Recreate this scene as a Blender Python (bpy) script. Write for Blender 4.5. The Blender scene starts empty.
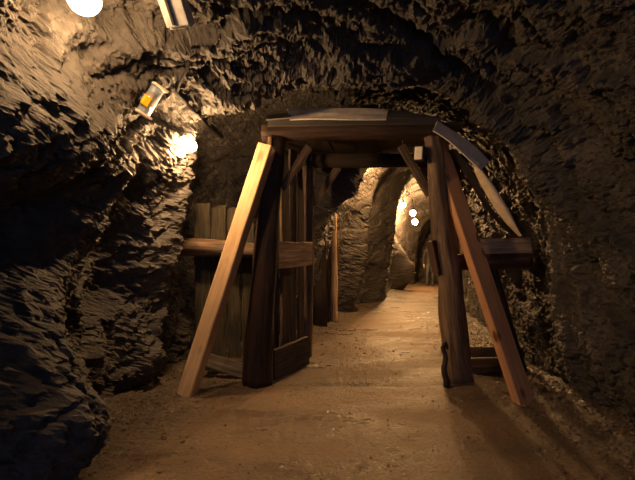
import bpy, bmesh, math, random
import numpy as np
from mathutils import Vector, Matrix, noise as mnoise

# ------------------------------------------------------------------ camera, world, light, exposure
C = bpy.context.scene.collection
SC = bpy.context.scene
random.seed(7)
F = 430.0                      # focal length in pixels of the 635 x 480 frame
EYE, HOR = 1.2, 255.0          # eye height, horizon row

cam_d = bpy.data.cameras.new('camera')
cam_d.sensor_fit = 'HORIZONTAL'
cam_d.sensor_width = 36.0
cam_d.lens = 36.0 * F / 635.0
cam_d.shift_y = (HOR - 240.0) / 635.0
cam_d.clip_start = 0.05
cam = bpy.data.objects.new('camera', cam_d)
C.objects.link(cam)
cam.location = (0, 0, EYE)
cam.rotation_euler = (math.pi / 2, 0, 0)
SC.camera = cam

w = bpy.data.worlds.new('world')
SC.world = w
w.use_nodes = True
w.node_tree.nodes['Background'].inputs[0].default_value = (0.42, 0.55, 1.0, 1)
w.node_tree.nodes['Background'].inputs[1].default_value = 0.9

SC.view_settings.view_transform = 'Standard'
SC.view_settings.look = 'None'
SC.view_settings.gamma = 1.0
SC.view_settings.exposure = 0.0
SC.view_settings.use_curve_mapping = False

WARM = (1.0, 0.58, 0.26)
WARM2 = (1.0, 0.53, 0.20)


def at(px, py, Y):
    """point of the place seen at a pixel of the photograph at depth Y"""
    return Vector(((px - 317.5) * Y / F, Y, EYE + (HOR - py) * Y / F))


# lamps: name, pixel where it is seen (or place), distance it hangs clear of the rock (or depth), bulb radius, power
LAMPS = [
    ('front',  (84, -2), 0.40, 0.090, 82),
    ('second', (191, 146), 0.25, 0.045, 105),
    ('far_a',  (403, 205), 1.15, 0.085, 230),
    ('far_b',  at(413, 213, 14.9), None, 0.10, 300),
    ('far_c',  at(415, 222, 15.4), None, 0.10, 300),
    ('mid',    Vector((1.25, 8.25, 2.98)), None, 0.05, 350),
    ('side',   Vector((1.80, 6.62, 2.20)), None, 0.045, 60),  # added lamp, kept out of sight, brightens the lining boards and right rock
    ('rear_fill',   Vector((1.3, -1.6, 2.4)), None, 0.06, 6),  # added warm fill lamp, out of view behind the camera
]

# ------------------------------------------------------------------ helpers: materials
def new_mat(name):
    m = bpy.data.materials.new(name)
    m.use_nodes = True
    nt = m.node_tree
    return m, nt, nt.nodes['Principled BSDF']


def N(nt, typ, **kw):
    n = nt.nodes.new(typ)
    for k, v in kw.items():
        if k in n.inputs:
            n.inputs[k].default_value = v
        else:
            setattr(n, k, v)
    return n


def ramp(nt, fac, stops):
    r = nt.nodes.new('ShaderNodeValToRGB')
    e = r.color_ramp.elements
    while len(e) < len(stops):
        e.new(0.5)
    for i, (p, c) in enumerate(stops):
        e[i].position = p
        e[i].color = (c[0], c[1], c[2], 1)
    nt.links.new(fac, r.inputs[0])
    return r.outputs[0]


def coords(nt, scale=(1, 1, 1), rot=(0, 0, 0)):
    tc = nt.nodes.new('ShaderNodeTexCoord')
    mp = nt.nodes.new('ShaderNodeMapping')
    mp.inputs['Scale'].default_value = scale
    mp.inputs['Rotation'].default_value = rot
    nt.links.new(tc.outputs['Object'], mp.inputs[0])
    return mp.outputs[0]


def bump(nt, bs, h, strength, dist, prev=None):
    b = nt.nodes.new('ShaderNodeBump')
    b.inputs['Strength'].default_value = strength
    b.inputs['Distance'].default_value = dist
    nt.links.new(h, b.inputs['Height'])
    if prev:
        nt.links.new(prev, b.inputs['Normal'])
    nt.links.new(b.outputs[0], bs.inputs['Normal'])
    return b.outputs[0]


def rock_material(name, tones, rough=(0.42, 0.75)):
    m, nt, bs = new_mat(name)
    co = coords(nt, (1.0, 1.0, 1.0))
    st = coords(nt, (1.0, 0.9, 1.15), (0.75, 0.1, 0.2))
    n1 = N(nt, 'ShaderNodeTexNoise', Scale=2.2, Detail=9.0, Roughness=0.68, Distortion=0.6)
    nt.links.new(st, n1.inputs['Vector'])
    n2 = N(nt, 'ShaderNodeTexNoise', Scale=26.0, Detail=6.0, Roughness=0.7)
    nt.links.new(co, n2.inputs['Vector'])
    mx = N(nt, 'ShaderNodeMath', operation='MULTIPLY_ADD')
    nt.links.new(n2.outputs[0], mx.inputs[0])
    mx.inputs[1].default_value = 0.45
    sub = N(nt, 'ShaderNodeMath', operation='MULTIPLY')
    nt.links.new(n1.outputs[0], sub.inputs[0])
    sub.inputs[1].default_value = 0.62
    nt.links.new(sub.outputs[0], mx.inputs[2])
    col = ramp(nt, mx.outputs[0], tones)
    nt.links.new(col, bs.inputs['Base Color'])
    mr = N(nt, 'ShaderNodeMapRange')
    mr.inputs['To Min'].default_value, mr.inputs['To Max'].default_value = rough
    nt.links.new(n2.outputs[0], mr.inputs[0])
    nt.links.new(mr.outputs[0], bs.inputs['Roughness'])
    bs.inputs['Specular IOR Level'].default_value = 0.5
    n3 = N(nt, 'ShaderNodeTexNoise', Scale=70.0, Detail=6.0, Roughness=0.75)
    nt.links.new(st, n3.inputs['Vector'])
    b1 = bump(nt, bs, n2.outputs[0], 0.8, 0.03)
    bump(nt, bs, n3.outputs[0], 0.7, 0.012, b1)
    return m


def wood_material(name, dark, light, grain=1.0, knots=0.0, rough=0.75, bumpy=0.5):
    """grain runs along the object's own Z axis"""
    m, nt, bs = new_mat(name)
    oi = nt.nodes.new('ShaderNodeObjectInfo')
    tc = nt.nodes.new('ShaderNodeTexCoord')
    off = N(nt, 'ShaderNodeVectorMath', operation='MULTIPLY_ADD')
    cmb = nt.nodes.new('ShaderNodeCombineXYZ')
    for i in range(3):
        nt.links.new(oi.outputs['Random'], cmb.inputs[i])
    nt.links.new(cmb.outputs[0], off.inputs[0])
    off.inputs[1].default_value = (13, 17, 11)
    nt.links.new(tc.outputs['Object'], off.inputs[2])
    mp = N(nt, 'ShaderNodeMapping')
    mp.inputs['Scale'].default_value = (26 * grain, 26 * grain, 1.3)
    nt.links.new(off.outputs[0], mp.inputs[0])
    n1 = N(nt, 'ShaderNodeTexNoise', Scale=1.6, Detail=7.0, Roughness=0.66, Distortion=0.5)
    nt.links.new(mp.outputs[0], n1.inputs['Vector'])
    mp2 = N(nt, 'ShaderNodeMapping')
    mp2.inputs['Scale'].default_value = (4, 4, 1.1)
    nt.links.new(off.outputs[0], mp2.inputs[0])
    n2 = N(nt, 'ShaderNodeTexNoise', Scale=1.5, Detail=4.0, Roughness=0.6)
    nt.links.new(mp2.outputs[0], n2.inputs['Vector'])
    a = N(nt, 'ShaderNodeMath', operation='MULTIPLY_ADD')
    nt.links.new(n1.outputs[0], a.inputs[0])
    a.inputs[1].default_value = 0.65
    b = N(nt, 'ShaderNodeMath', operation='MULTIPLY')
    nt.links.new(n2.outputs[0], b.inputs[0])
    b.inputs[1].default_value = 0.4
    nt.links.new(b.outputs[0], a.inputs[2])
    mid = tuple((x + y) * 0.5 for x, y in zip(dark, light))
    col = ramp(nt, a.outputs[0], [(0.40, dark), (0.53, mid), (0.64, light)])
    if knots:
        mp3 = N(nt, 'ShaderNodeMapping')
        mp3.inputs['Scale'].default_value = (5, 5, 2.6)
        nt.links.new(off.outputs[0], mp3.inputs[0])
        v = N(nt, 'ShaderNodeTexVoronoi', Scale=1.0)
        nt.links.new(mp3.outputs[0], v.inputs['Vector'])
        kr = N(nt, 'ShaderNodeMapRange')
        kr.inputs['From Min'].default_value, kr.inputs['From Max'].default_value = 0.12, 0.20
        kr.inputs['To Min'].default_value, kr.inputs['To Max'].default_value = knots, 0.0
        nt.links.new(v.outputs['Distance'], kr.inputs[0])
        mx = N(nt, 'ShaderNodeMix', data_type='RGBA')
        nt.links.new(kr.outputs[0], mx.inputs[0])
        nt.links.new(col, mx.inputs[6])
        mx.inputs[7].default_value = (dark[0] * 0.3, dark[1] * 0.25, dark[2] * 0.2, 1)
        col = mx.outputs[2]
    nt.links.new(col, bs.inputs['Base Color'])
    bs.inputs['Roughness'].default_value = rough
    bs.inputs['Specular IOR Level'].default_value = 0.35
    bump(nt, bs, n1.outputs[0], bumpy, 0.012)
    return m


def plain(name, col, rough=0.6, metal=0.0, grime=0.35, scale=9.0):
    m, nt, bs = new_mat(name)
    co = coords(nt)
    n = N(nt, 'ShaderNodeTexNoise', Scale=scale, Detail=6.0, Roughness=0.65)
    nt.links.new(co, n.inputs['Vector'])
    d = tuple(c * (1 - grime) for c in col)
    nt.links.new(ramp(nt, n.outputs[0], [(0.35, d), (0.62, col)]), bs.inputs['Base Color'])
    bs.inputs['Roughness'].default_value = rough
    bs.inputs['Metallic'].default_value = metal
    bump(nt, bs, n.outputs[0], 0.15, 0.01)
    return m


def glow(name, col, strength):
    m, nt, bs = new_mat(name)
    bs.inputs['Base Color'].default_value = (1, 0.9, 0.8, 1)
    bs.inputs['Emission Color'].default_value = (*col, 1)
    bs.inputs['Emission Strength'].default_value = strength
    return m


M_ROCK = rock_material('schist_rock', [(0.28, (0.013, 0.012, 0.0115)), (0.52, (0.040, 0.0355, 0.032)), (0.76, (0.135, 0.117, 0.10))])


def floor_material():
    m, nt, bs = new_mat('trodden_earth')
    co = coords(nt)
    n1 = N(nt, 'ShaderNodeTexNoise', Scale=1.1, Detail=8.0, Roughness=0.62)
    nt.links.new(coords(nt, (0.7, 1.6, 1)), n1.inputs['Vector'])
    n2 = N(nt, 'ShaderNodeTexNoise', Scale=45.0, Detail=6.0, Roughness=0.7)
    nt.links.new(co, n2.inputs['Vector'])
    v = N(nt, 'ShaderNodeTexVoronoi', Scale=38.0)
    nt.links.new(co, v.inputs['Vector'])
    a = N(nt, 'ShaderNodeMath', operation='MULTIPLY_ADD')
    nt.links.new(n2.outputs[0], a.inputs[0])
    a.inputs[1].default_value = 0.4
    b = N(nt, 'ShaderNodeMath', operation='MULTIPLY')
    nt.links.new(n1.outputs[0], b.inputs[0])
    b.inputs[1].default_value = 0.6
    nt.links.new(b.outputs[0], a.inputs[2])
    soil = ramp(nt, a.outputs[0], [(0.34, (0.070, 0.047, 0.030)), (0.5, (0.165, 0.111, 0.068)), (0.66, (0.29, 0.196, 0.124))])
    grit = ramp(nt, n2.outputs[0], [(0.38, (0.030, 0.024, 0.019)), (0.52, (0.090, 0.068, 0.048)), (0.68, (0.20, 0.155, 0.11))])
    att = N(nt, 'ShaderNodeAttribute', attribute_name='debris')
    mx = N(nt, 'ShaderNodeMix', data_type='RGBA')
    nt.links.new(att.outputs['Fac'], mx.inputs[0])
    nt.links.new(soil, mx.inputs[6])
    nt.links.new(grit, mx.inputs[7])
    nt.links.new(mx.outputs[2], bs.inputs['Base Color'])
    rr = N(nt, 'ShaderNodeMapRange')
    rr.inputs['From Min'].default_value, rr.inputs['From Max'].default_value = 0.38, 0.62
    rr.inputs['To Min'].default_value, rr.inputs['To Max'].default_value = 0.24, 0.70
    nt.links.new(n1.outputs[0], rr.inputs[0])
    nt.links.new(rr.outputs[0], bs.inputs['Roughness'])
    bs.inputs['Specular IOR Level'].default_value = 0.5
    b1 = bump(nt, bs, n2.outputs[0], 0.9, 0.03)
    bump(nt, bs, v.outputs['Distance'], 0.25, 0.01, b1)
    return m


M_FLOOR = floor_material()
M_LOG = wood_material('weathered_log', (0.045, 0.030, 0.020), (0.22, 0.145, 0.092), 0.7, 0.0, 0.75, 1.0)
M_LOGRED = wood_material('reddish_log', (0.025, 0.012, 0.007), (0.13, 0.062, 0.034), 0.7, 0.5, 0.6, 0.8)
M_SHADERED = wood_material('shaded_reddish_log', (0.010, 0.006, 0.004), (0.056, 0.027, 0.016), 0.7, 0.4, 0.7, 1.0)  # reddish log darkened in colour to stand in for shade on the frame
M_PALE = wood_material('new_sawn_timber', (0.40, 0.26, 0.135), (0.62, 0.43, 0.24), 0.9, 0.55, 0.62, 0.25)
M_ORANGE = wood_material('orange_sawn_timber', (0.34, 0.165, 0.080), (0.54, 0.29, 0.145), 0.9, 1.0, 0.62, 0.25)
M_BOARD = wood_material('old_board', (0.035, 0.022, 0.013), (0.165, 0.105, 0.062), 1.0, 0.4, 0.75, 0.7)
M_LITB = wood_material('lit_brown_board', (0.13, 0.085, 0.052), (0.60, 0.42, 0.26), 1.0, 0.4, 0.75, 0.7)  # board copy lightened in colour to stand in for lamp light
M_GREY = wood_material('grey_board', (0.034, 0.027, 0.020), (0.15, 0.118, 0.085), 1.0, 0.3, 0.8, 0.8)
M_DARKW = wood_material('dark_timber', (0.012, 0.009, 0.007), (0.055, 0.036, 0.024), 0.9, 0.0, 0.75, 0.6)  # plain dark timber tone
M_MOSS = wood_material('damp_mossy_board', (0.010, 0.009, 0.006), (0.075, 0.060, 0.034), 1.6, 0.0, 0.8, 1.5)
M_DULL = wood_material('dull_grey_board', (0.024, 0.022, 0.019), (0.060, 0.055, 0.045), 1.0, 0.0, 0.7, 0.4)
M_SHEET = plain('pale_sheet_metal', (0.60, 0.53, 0.45), 0.6, 0.0, 0.3)
M_SHEETD = plain('dull_sheet_metal', (0.17, 0.155, 0.135), 0.5, 0.25, 0.4)
M_DARKSHEET = plain('dark_sheet', (0.035, 0.030, 0.026), 0.7, 0.0, 0.4)  # plain dark tone for the narrow hanging sheet
M_TAN = plain('tan_sheet', (0.72, 0.57, 0.38), 0.6, 0.0, 0.25)
M_GREYMETAL = plain('grey_painted_metal', (0.42, 0.42, 0.42), 0.5, 0.0, 0.3, 20)
M_BLUEMETAL = plain('blue_grey_metal', (0.20, 0.25, 0.32), 0.45, 0.2, 0.3, 20)
M_CREAM = plain('cream_plastic', (0.72, 0.64, 0.50), 0.45, 0.0, 0.15, 20)
M_BLACK = plain('black_rubber', (0.014, 0.012, 0.011), 0.9, 0.0, 0.3, 30)
M_AMBER, _nt, _bs = new_mat('amber_lens')
_bs.inputs['Base Color'].default_value = (0.95, 0.50, 0.02, 1)
_bs.inputs['Roughness'].default_value = 0.2
M_CLEAR, _nt, _bs = new_mat('clear_lens')
_bs.inputs['Base Color'].default_value = (0.8, 0.72, 0.6, 1)
_bs.inputs['Roughness'].default_value = 0.12
_bs.inputs['Transmission Weight'].default_value = 0.8
M_STONE = rock_material('loose_stone', [(0.30, (0.08, 0.052, 0.034)), (0.52, (0.19, 0.125, 0.08)), (0.74, (0.32, 0.22, 0.14))], (0.6, 0.85))
M_CLOTH = plain('dark_jacket_cloth', (0.020, 0.018, 0.018), 0.9, 0, 0.3, 40)
M_JEANS = plain('blue_grey_trouser_cloth', (0.055, 0.062, 0.065), 0.9, 0, 0.3, 40)
M_SKIN = plain('skin', (0.42, 0.25, 0.17), 0.6, 0, 0.1, 30)
M_HAIR = plain('dark_hair', (0.015, 0.011, 0.009), 0.6, 0, 0.2, 60)
M_SHOE = plain('dark_shoe', (0.02, 0.018, 0.017), 0.6, 0, 0.2, 40)


# ------------------------------------------------------------------ helpers: numpy noise
_rng = np.random.RandomState(11)
_PERM = np.tile(_rng.permutation(1024), 3)
_G = _rng.normal(size=(1024, 3))
_G /= np.linalg.norm(_G, axis=1)[:, None]


def perlin(P):
    i = np.floor(P).astype(np.int64)
    f = P - i
    i &= 1023
    u = f * f * f * (f * (f * 6 - 15) + 10)
    out = 0
    for dx in (0, 1):
        for dy in (0, 1):
            for dz in (0, 1):
                h = _PERM[_PERM[_PERM[(i[:, 0] + dx) & 1023] + i[:, 1] + dy] + i[:, 2] + dz]
                g = _G[h & 1023]
                d = (f[:, 0] - dx) * g[:, 0] + (f[:, 1] - dy) * g[:, 1] + (f[:, 2] - dz) * g[:, 2]
                wx = u[:, 0] if dx else 1 - u[:, 0]
                wy = u[:, 1] if dy else 1 - u[:, 1]
                wz = u[:, 2] if dz else 1 - u[:, 2]
                out = out + wx * wy * wz * d
    return out * 1.5


def fbm(P, octs, gain=0.5):
    a, s, t = 1.0, 0, 0
    for k in range(octs):
        s = s + a * perlin(P * (2.03 ** k) + 17.3 * k)
        t += a
        a *= gain
    return s / t


def ridged(P, octs, gain=0.55):
    a, s, t = 1.0, 0, 0
    for k in range(octs):
        s = s + a * (1 - np.abs(perlin(P * (2.07 ** k) + 9.1 * k)) * 2)
        t += a
        a *= gain
    return s / t


def worley(P):
    """cell id value, F2 - F1"""
    i = np.floor(P).astype(np.int64)
    f = P - i
    f1 = np.full(len(P), 9.0)
    f2 = np.full(len(P), 9.0)
    cid = np.zeros(len(P))
    for dx in (-1, 0, 1):
        for dy in (-1, 0, 1):
            for dz in (-1, 0, 1):
                a, b, c = (i[:, 0] + dx) & 1023, (i[:, 1] + dy) & 1023, (i[:, 2] + dz) & 1023
                h = _PERM[_PERM[_PERM[a] + b] + c] & 1023
                o = _G[h] * 0.42 + 0.5
                d = np.sqrt((f[:, 0] - dx - o[:, 0]) ** 2 + (f[:, 1] - dy - o[:, 1]) ** 2 + (f[:, 2] - dz - o[:, 2]) ** 2)
                new = d < f1
                f2 = np.where(new, f1, np.minimum(f2, d))
                cid = np.where(new, h / 1023.0, cid)
                f1 = np.where(new, d, f1)
    return cid, f2 - f1


# ------------------------------------------------------------------ the rock tunnel
#        Y     left   right  crown  exponent
ST = [(-4.0, -1.9,  2.5,  2.95, 2.7),
      (0.5,  -2.0,  2.35, 3.02, 2.7),
      (1.6,  -1.85, 2.25, 3.02, 2.8),
      (2.5,  -1.62, 2.15, 2.98, 2.9),
      (3.2,  -1.55, 2.12, 2.84, 2.9),
      (3.6,  -1.45, 2.12, 2.66, 2.9),
      (3.95, -1.42, 2.12, 2.84, 3.2),
      (4.4,  -1.50, 2.15, 2.90, 3.2),
      (5.0,  -1.32, 2.22, 2.88, 3.0),
      (5.6,  -0.95, 2.35, 2.84, 2.6),
      (6.3,  -0.50, 2.50, 2.80, 2.1),
      (6.6,  -0.30, 2.55, 2.72, 1.9),
      (7.0,  -0.18, 2.62, 2.72, 1.9),
      (7.3,  -0.05, 2.68, 3.10, 2.1),
      (7.7,  0.14,  2.75, 3.20, 2.2),
      (8.6,  0.42,  2.95, 3.25, 1.95),
      (9.6,  0.84,  3.20, 3.30, 1.8),
      (10.1, 1.02,  3.30, 3.30, 1.85),
      (11.0, 1.74,  3.55, 3.35, 2.0),
      (12.0, 2.02,  3.95, 3.40, 2.4),
      (13.8, 2.32,  4.55, 3.40, 3.0),
      (14.5, 2.50,  4.75, 3.40, 3.0),
      (15.6, 2.80,  5.15, 3.30, 3.0),
      (16.5, 3.30,  5.50, 3.20, 2.8),
      (17.2, 3.92,  5.75, 2.75, 2.3),
      (18.5, 4.35,  6.30, 2.60, 2.3),
      (22.0, 5.00,  7.00, 2.60, 2.3)]
_sy = np.array([s[0] for s in ST])


def st(k, y):
    return np.interp(y, _sy, np.array([s[k] for s in ST]))


def smoothstep(a, b, x):
    t = np.clip((x - a) / (b - a), 0, 1)
    return t * t * (3 - 2 * t)


# bumps pressed into (+) or out of (-) the rock: centre, radii, amount
BUMPS = [
    (at(176, 190, 3.98), (0.30, 0.20, 0.55), 0.24),      # lit outcrop under the second lamp
    (at(176, 285, 3.95), (0.30, 0.22, 0.50), 0.26),
    (at(128, 250, 3.35), (0.6, 0.17, 1.0), -0.26),       # upright cleft in the left wall
    (at(150, 360, 3.55), (0.5, 0.22, 0.35), 0.20),       # rubble shoulder at the wall foot
    (Vector((-1.65, 2.25, 0.30)), (0.6, 0.40, 0.55), 0.66),   # boulder shoulder, front left
    (Vector((-1.45, 2.75, 2.55)), (0.55, 0.75, 0.50), -0.62),   # hollow in which the big lamp hangs
    (at(75, 135, 2.7), (0.6, 0.50, 0.26), 0.26),         # sloping slab that shades the lower wall
    (at(25, 165, 2.3), (0.6, 0.35, 0.22), 0.20),
    (at(50, 235, 2.5), (0.7, 0.60, 0.34), -0.22),
    (Vector((0.15, 6.25, 2.25)), (1.1, 0.27, 0.75), 1.05),   # overhang on the left beyond the frames
    (at(350, 260, 9.0), (0.7, 0.26, 1.6), 0.42),
    (at(364, 262, 9.78), (0.8, 0.19, 1.6), -1.0),
    (at(384, 250, 10.9), (0.6, 0.42, 1.4), 0.12),
    (at(394, 250, 12.4), (0.7, 0.25, 1.4), -0.55),
    (Vector((-1.85, 2.60, 2.2)), (0.6, 0.7, 0.5), -0.05),
    (Vector((0.2, 3.55, 2.66)), (1.7, 0.16, 0.5), 0.13),     # lip of the roof over the frame
    (Vector((1.7, 3.5, 2.2)), (0.35, 0.22, 0.5), 0.14),
    (Vector((2.2, 2.7, 0.3)), (0.5, 0.8, 0.4), 0.16),        # foot of the right wall
    (Vector((2.75, 14.9, 0.7)), (0.8, 0.26, 0.85), 0.85),     # buttress below the farthest lamps
    (Vector((2.55, 5.6, 1.0)), (0.5, 0.5, 0.8), 0.18),
]


def section_x(y, z, side):
    """where the plain section of the tunnel meets height z"""
    xl, xr, h, n = (float(st(k, y)) for k in (1, 2, 3, 4))
    a = (xr - xl) / 2 + 0.06
    t = min(max((z + 0.12) / (h + 0.12), 0), 1)
    return (xl + xr) / 2 + side * a * (1 - t ** n) ** (1 / n)


def section_z(y, x):
    xl, xr, h, n = (float(st(k, y)) for k in (1, 2, 3, 4))
    a = (xr - xl) / 2 + 0.06
    t = min(abs(x - (xl + xr) / 2) / a, 1)
    return -0.12 + (h + 0.12) * (1 - t ** n) ** (1 / n)


CRACK = [np.array([x, y, section_z(y, x)]) for x, y in ((-0.6, 2.62), (0.0, 2.80), (0.45, 3.00), (0.80, 3.22), (1.10, 3.36), (1.45, 3.44), (1.75, 3.42))] + \
        [np.array([section_x(y, z, 1), y, z]) for z, y in ((2.2, 3.38), (1.85, 3.34), (1.5, 3.30), (1.15, 3.22))]


def build_rock():
    rows = [-4.0, -3.2, -2.4, -1.8, -1.2, -0.6, 0.0, 0.4, 0.8, 1.0]
    y = 1.1
    while y < 19.4:
        rows.append(y)
        y += 0.0056 * max(y, 2.0) * (0.35 if 9.6 < y < 10.4 or 14.3 < y < 15.0 else 1)
    rows = np.array(rows)
    nc = 640
    # even arc length along a typical section
    th = np.linspace(0, math.pi, 6000)
    n0 = 2.7
    cx = 2.0 * np.sign(np.cos(th)) * np.abs(np.cos(th)) ** (2 / n0)
    cz = 2.85 * np.abs(np.sin(th)) ** (2 / n0)
    s = np.concatenate([[0], np.cumsum(np.hypot(np.diff(cx), np.diff(cz)))])
    tt = np.interp(np.linspace(0, s[-1], nc), s, th)
    Yg, Tg = np.meshgrid(rows, tt, indexing='ij')
    xl, xr, h, n = (st(k, Yg) for k in (1, 2, 3, 4))
    a = (xr - xl) / 2 + 0.06
    ct, sn = np.cos(Tg), np.sin(Tg)
    X = (xl + xr) / 2 + a * np.sign(ct) * np.abs(ct) ** (2 / n)
    Z = -0.12 + (h + 0.12) * np.abs(sn) ** (2 / n)
    P = np.stack([X, Yg, Z], -1)
    du = np.gradient(P, axis=1)
    dv = np.gradient(P, axis=0)
    nn = np.cross(du, dv)
    nn /= np.linalg.norm(nn, axis=2)[..., None] + 1e-9
    ctr = np.stack([(xl + xr) / 2, Yg, np.full_like(Yg, 1.1)], -1)
    flip = np.sum(nn * (ctr - P), axis=2) < 0
    nn[flip] *= -1
    p = P.reshape(-1, 3)
    # bedding planes dip towards the camera
    e1 = np.array([0.18, -0.70, 0.69]); e1 /= np.linalg.norm(e1)
    e2 = np.array([1.0, 0.15, -0.1]); e2 -= e1 * (e1 @ e2); e2 /= np.linalg.norm(e2)
    e3 = np.cross(e1, e2)
    q = np.stack([p @ e1, p @ e2, p @ e3], 1)
    d = 0.20 * fbm(p * 0.75, 3)
    far = 1 - 0.6 * smoothstep(7.0, 8.5, p[:, 1])
    warp = fbm(p * 0.9 + 5, 3)
    sb = q[:, 0] * 1.7 + 1.3 * warp + 0.25 * fbm(p * 4, 3)
    fr = sb - np.floor(sb)
    lev = np.clip(0.5 + 1.2 * fbm(p * 0.6 + 31, 2), 0, 1)
    d += far * 0.11 * lev * (smoothstep(0, 0.9, fr) - smoothstep(0.93, 1.0, fr)) - 0.03
    sb2 = q[:, 0] * 5.5 + 2.0 * fbm(p * 1.6 + 12, 4)
    fr2 = sb2 - np.floor(sb2)
    lev2 = np.clip(0.5 + 1.5 * fbm(p * 1.1 + 61, 2), 0, 1)
    d += far * 0.026 * lev2 * (smoothstep(0, 0.85, fr2) - smoothstep(0.88, 1.0, fr2))
    jit = np.stack([fbm(p * 3.0, 4), fbm(p * 3.0 + 40, 4), fbm(p * 3.0 + 80, 4)], 1)
    cid, edge = worley(q * np.array([2.8, 1.5, 1.2]) + 0.5 * jit)
    d += 0.07 * (cid - 0.5) - 0.035 * (1 - smoothstep(0, 0.06, edge))
    d += 0.085 * fbm(q * np.array([3.2, 1.8, 1.8]), 6, 0.62)
    qs = q * np.array([7.5, 6.5, 6.5])
    d += far * 0.040 * (ridged(qs + 0.5 * jit, 4, 0.6) - 0.5)
    cid2, edge2 = worley(q * np.array([14, 13, 13]) + 1.0 * jit)
    d += far * 0.026 * (cid2 - 0.5)
    d += far * 0.026 * (ridged(p * 15 + jit, 3, 0.65) - 0.5)
    d += 0.014 * fbm(p * 30, 2, 0.6)
    # larger inclined ledges on the left wall
    sb3 = q[:, 0] * 1.15 + 0.6 * fbm(p * 0.8 + 77, 3) + 0.10 * fbm(p * 5, 3) + 0.35
    fr3 = sb3 - np.floor(sb3)
    left = 1 - smoothstep(-0.9, 0.0, p[:, 0])
    d += 0.17 * left * (1 - smoothstep(3.3, 3.7, p[:, 1])) * (smoothstep(0, 0.80, fr3) - smoothstep(0.82, 1.0, fr3) - 0.5)
    # open crack that runs over the roof and down the right wall
    cr = CRACK
    best = np.full(len(p), 9.0)
    for a, b in zip(cr[:-1], cr[1:]):
        ab = b - a
        t = np.clip(((p - a) @ ab) / (ab @ ab), 0, 1)
        dd = np.linalg.norm((p - (a + t[:, None] * ab)), axis=1)
        best = np.minimum(best, dd)
    best = best + 0.035 * fbm(p * 6, 3)
    d -= 0.13 * np.exp(-(np.maximum(best, 0) / 0.055) ** 2)
    d = d * (1 - 0.4 * smoothstep(7.0, 8.3, p[:, 1]))
    for c, r, amt in BUMPS:
        g = np.exp(-(((p - np.array(c)) / np.array(r)) ** 2).sum(1))
        d += amt * g
    # keep the crown above the timber sets and the side clear of them
    yv = p[:, 1]
    zone = smoothstep(3.8, 4.0, yv) * (1 - smoothstep(6.9, 7.4, yv))
    d = np.where(zone > 0, d * (1 - 0.35 * zone) - 0.04 * zone, d)
    P2 = p + nn.reshape(-1, 3) * d[:, None]
    nr = len(rows)
    # close the far end
    P2 = P2.reshape(nr, nc, 3)
    parts = {'wall_right': (0, 205), 'ceiling': (204, 436), 'wall_left': (435, nc)}
    for name, (c0, c1) in parts.items():
        v = P2[:, c0:c1].reshape(-1, 3)
        m = c1 - c0
        idx = np.arange(nr * m).reshape(nr, m)
        quads = np.stack([idx[:-1, :-1], idx[1:, :-1], idx[1:, 1:], idx[:-1, 1:]], -1).reshape(-1, 4)
        mesh = grid_mesh(name, v, quads)
        mesh.materials.append(M_ROCK)
        o = bpy.data.objects.new(name, mesh)
        C.objects.link(o)
        o['kind'] = 'structure'
        o['label'] = {'wall_right': 'dim rough brown rock wall on the right side of the tunnel',
                      'wall_left': 'rough dark rock wall on the left side with lamps',
                      'ceiling': 'rough hewn rock roof over the tunnel'}[name]
    return P2


def grid_mesh(name, v, quads):
    mesh = bpy.data.meshes.new(name)
    mesh.vertices.add(len(v))
    mesh.vertices.foreach_set('co', np.ascontiguousarray(v, dtype=np.float32).ravel())
    mesh.loops.add(len(quads) * 4)
    mesh.loops.foreach_set('vertex_index', quads.astype(np.int32).ravel())
    mesh.polygons.add(len(quads))
    mesh.polygons.foreach_set('loop_start', np.arange(0, len(quads) * 4, 4, dtype=np.int32))
    mesh.polygons.foreach_set('use_smooth', np.full(len(quads), name == 'floor', dtype=bool))
    mesh.update(calc_edges=True)
    return mesh


def floor_z(x, y):
    """height of the trodden floor (arrays)"""
    p = np.stack([x, y, np.zeros_like(x)], 1)
    xl, xr = st(1, y), st(2, y)
    e = np.minimum(x - xl, xr - x)
    front = 1 - smoothstep(3.6, 4.4, y)
    z = 0.03 * fbm(p * 0.9, 3)
    edge = 1 - smoothstep(-0.05, 0.50, e)
    z = z + edge * (0.05 + 0.07 * front + 0.05 * fbm(p * 3 + 4, 3))
    # scuffed bank at the feet of the timber set, kept low in the middle
    for (cx, cy, r, amt) in ((-0.78, 4.15, 0.30, 0.03), (1.50, 4.0, 0.35, 0.05), (1.35, 4.3, 0.25, 0.03)):
        z = z + amt * np.exp(-(((x - cx) / r) ** 2 + ((y - cy) / r) ** 2))
    # shallow sill across the opening
    mid = smoothstep(-0.5, -0.2, x) * (1 - smoothstep(1.1, 1.4, x))
    z = z - 0.022 * mid * np.exp(-((y - 4.02 - 0.05 * np.sin(x * 4)) / 0.055) ** 2)
    z = z + 0.012 * mid * np.exp(-((y - 3.88) / 0.10) ** 2)
    z = z + 0.010 * fbm(p * 7, 3) + (0.008 + 0.02 * edge) * (ridged(p * 14, 2) - 0.5)
    z = z - 0.015
    return z


def fz(x, y):
    return float(floor_z(np.array([x], float), np.array([y], float))[0])


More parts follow.
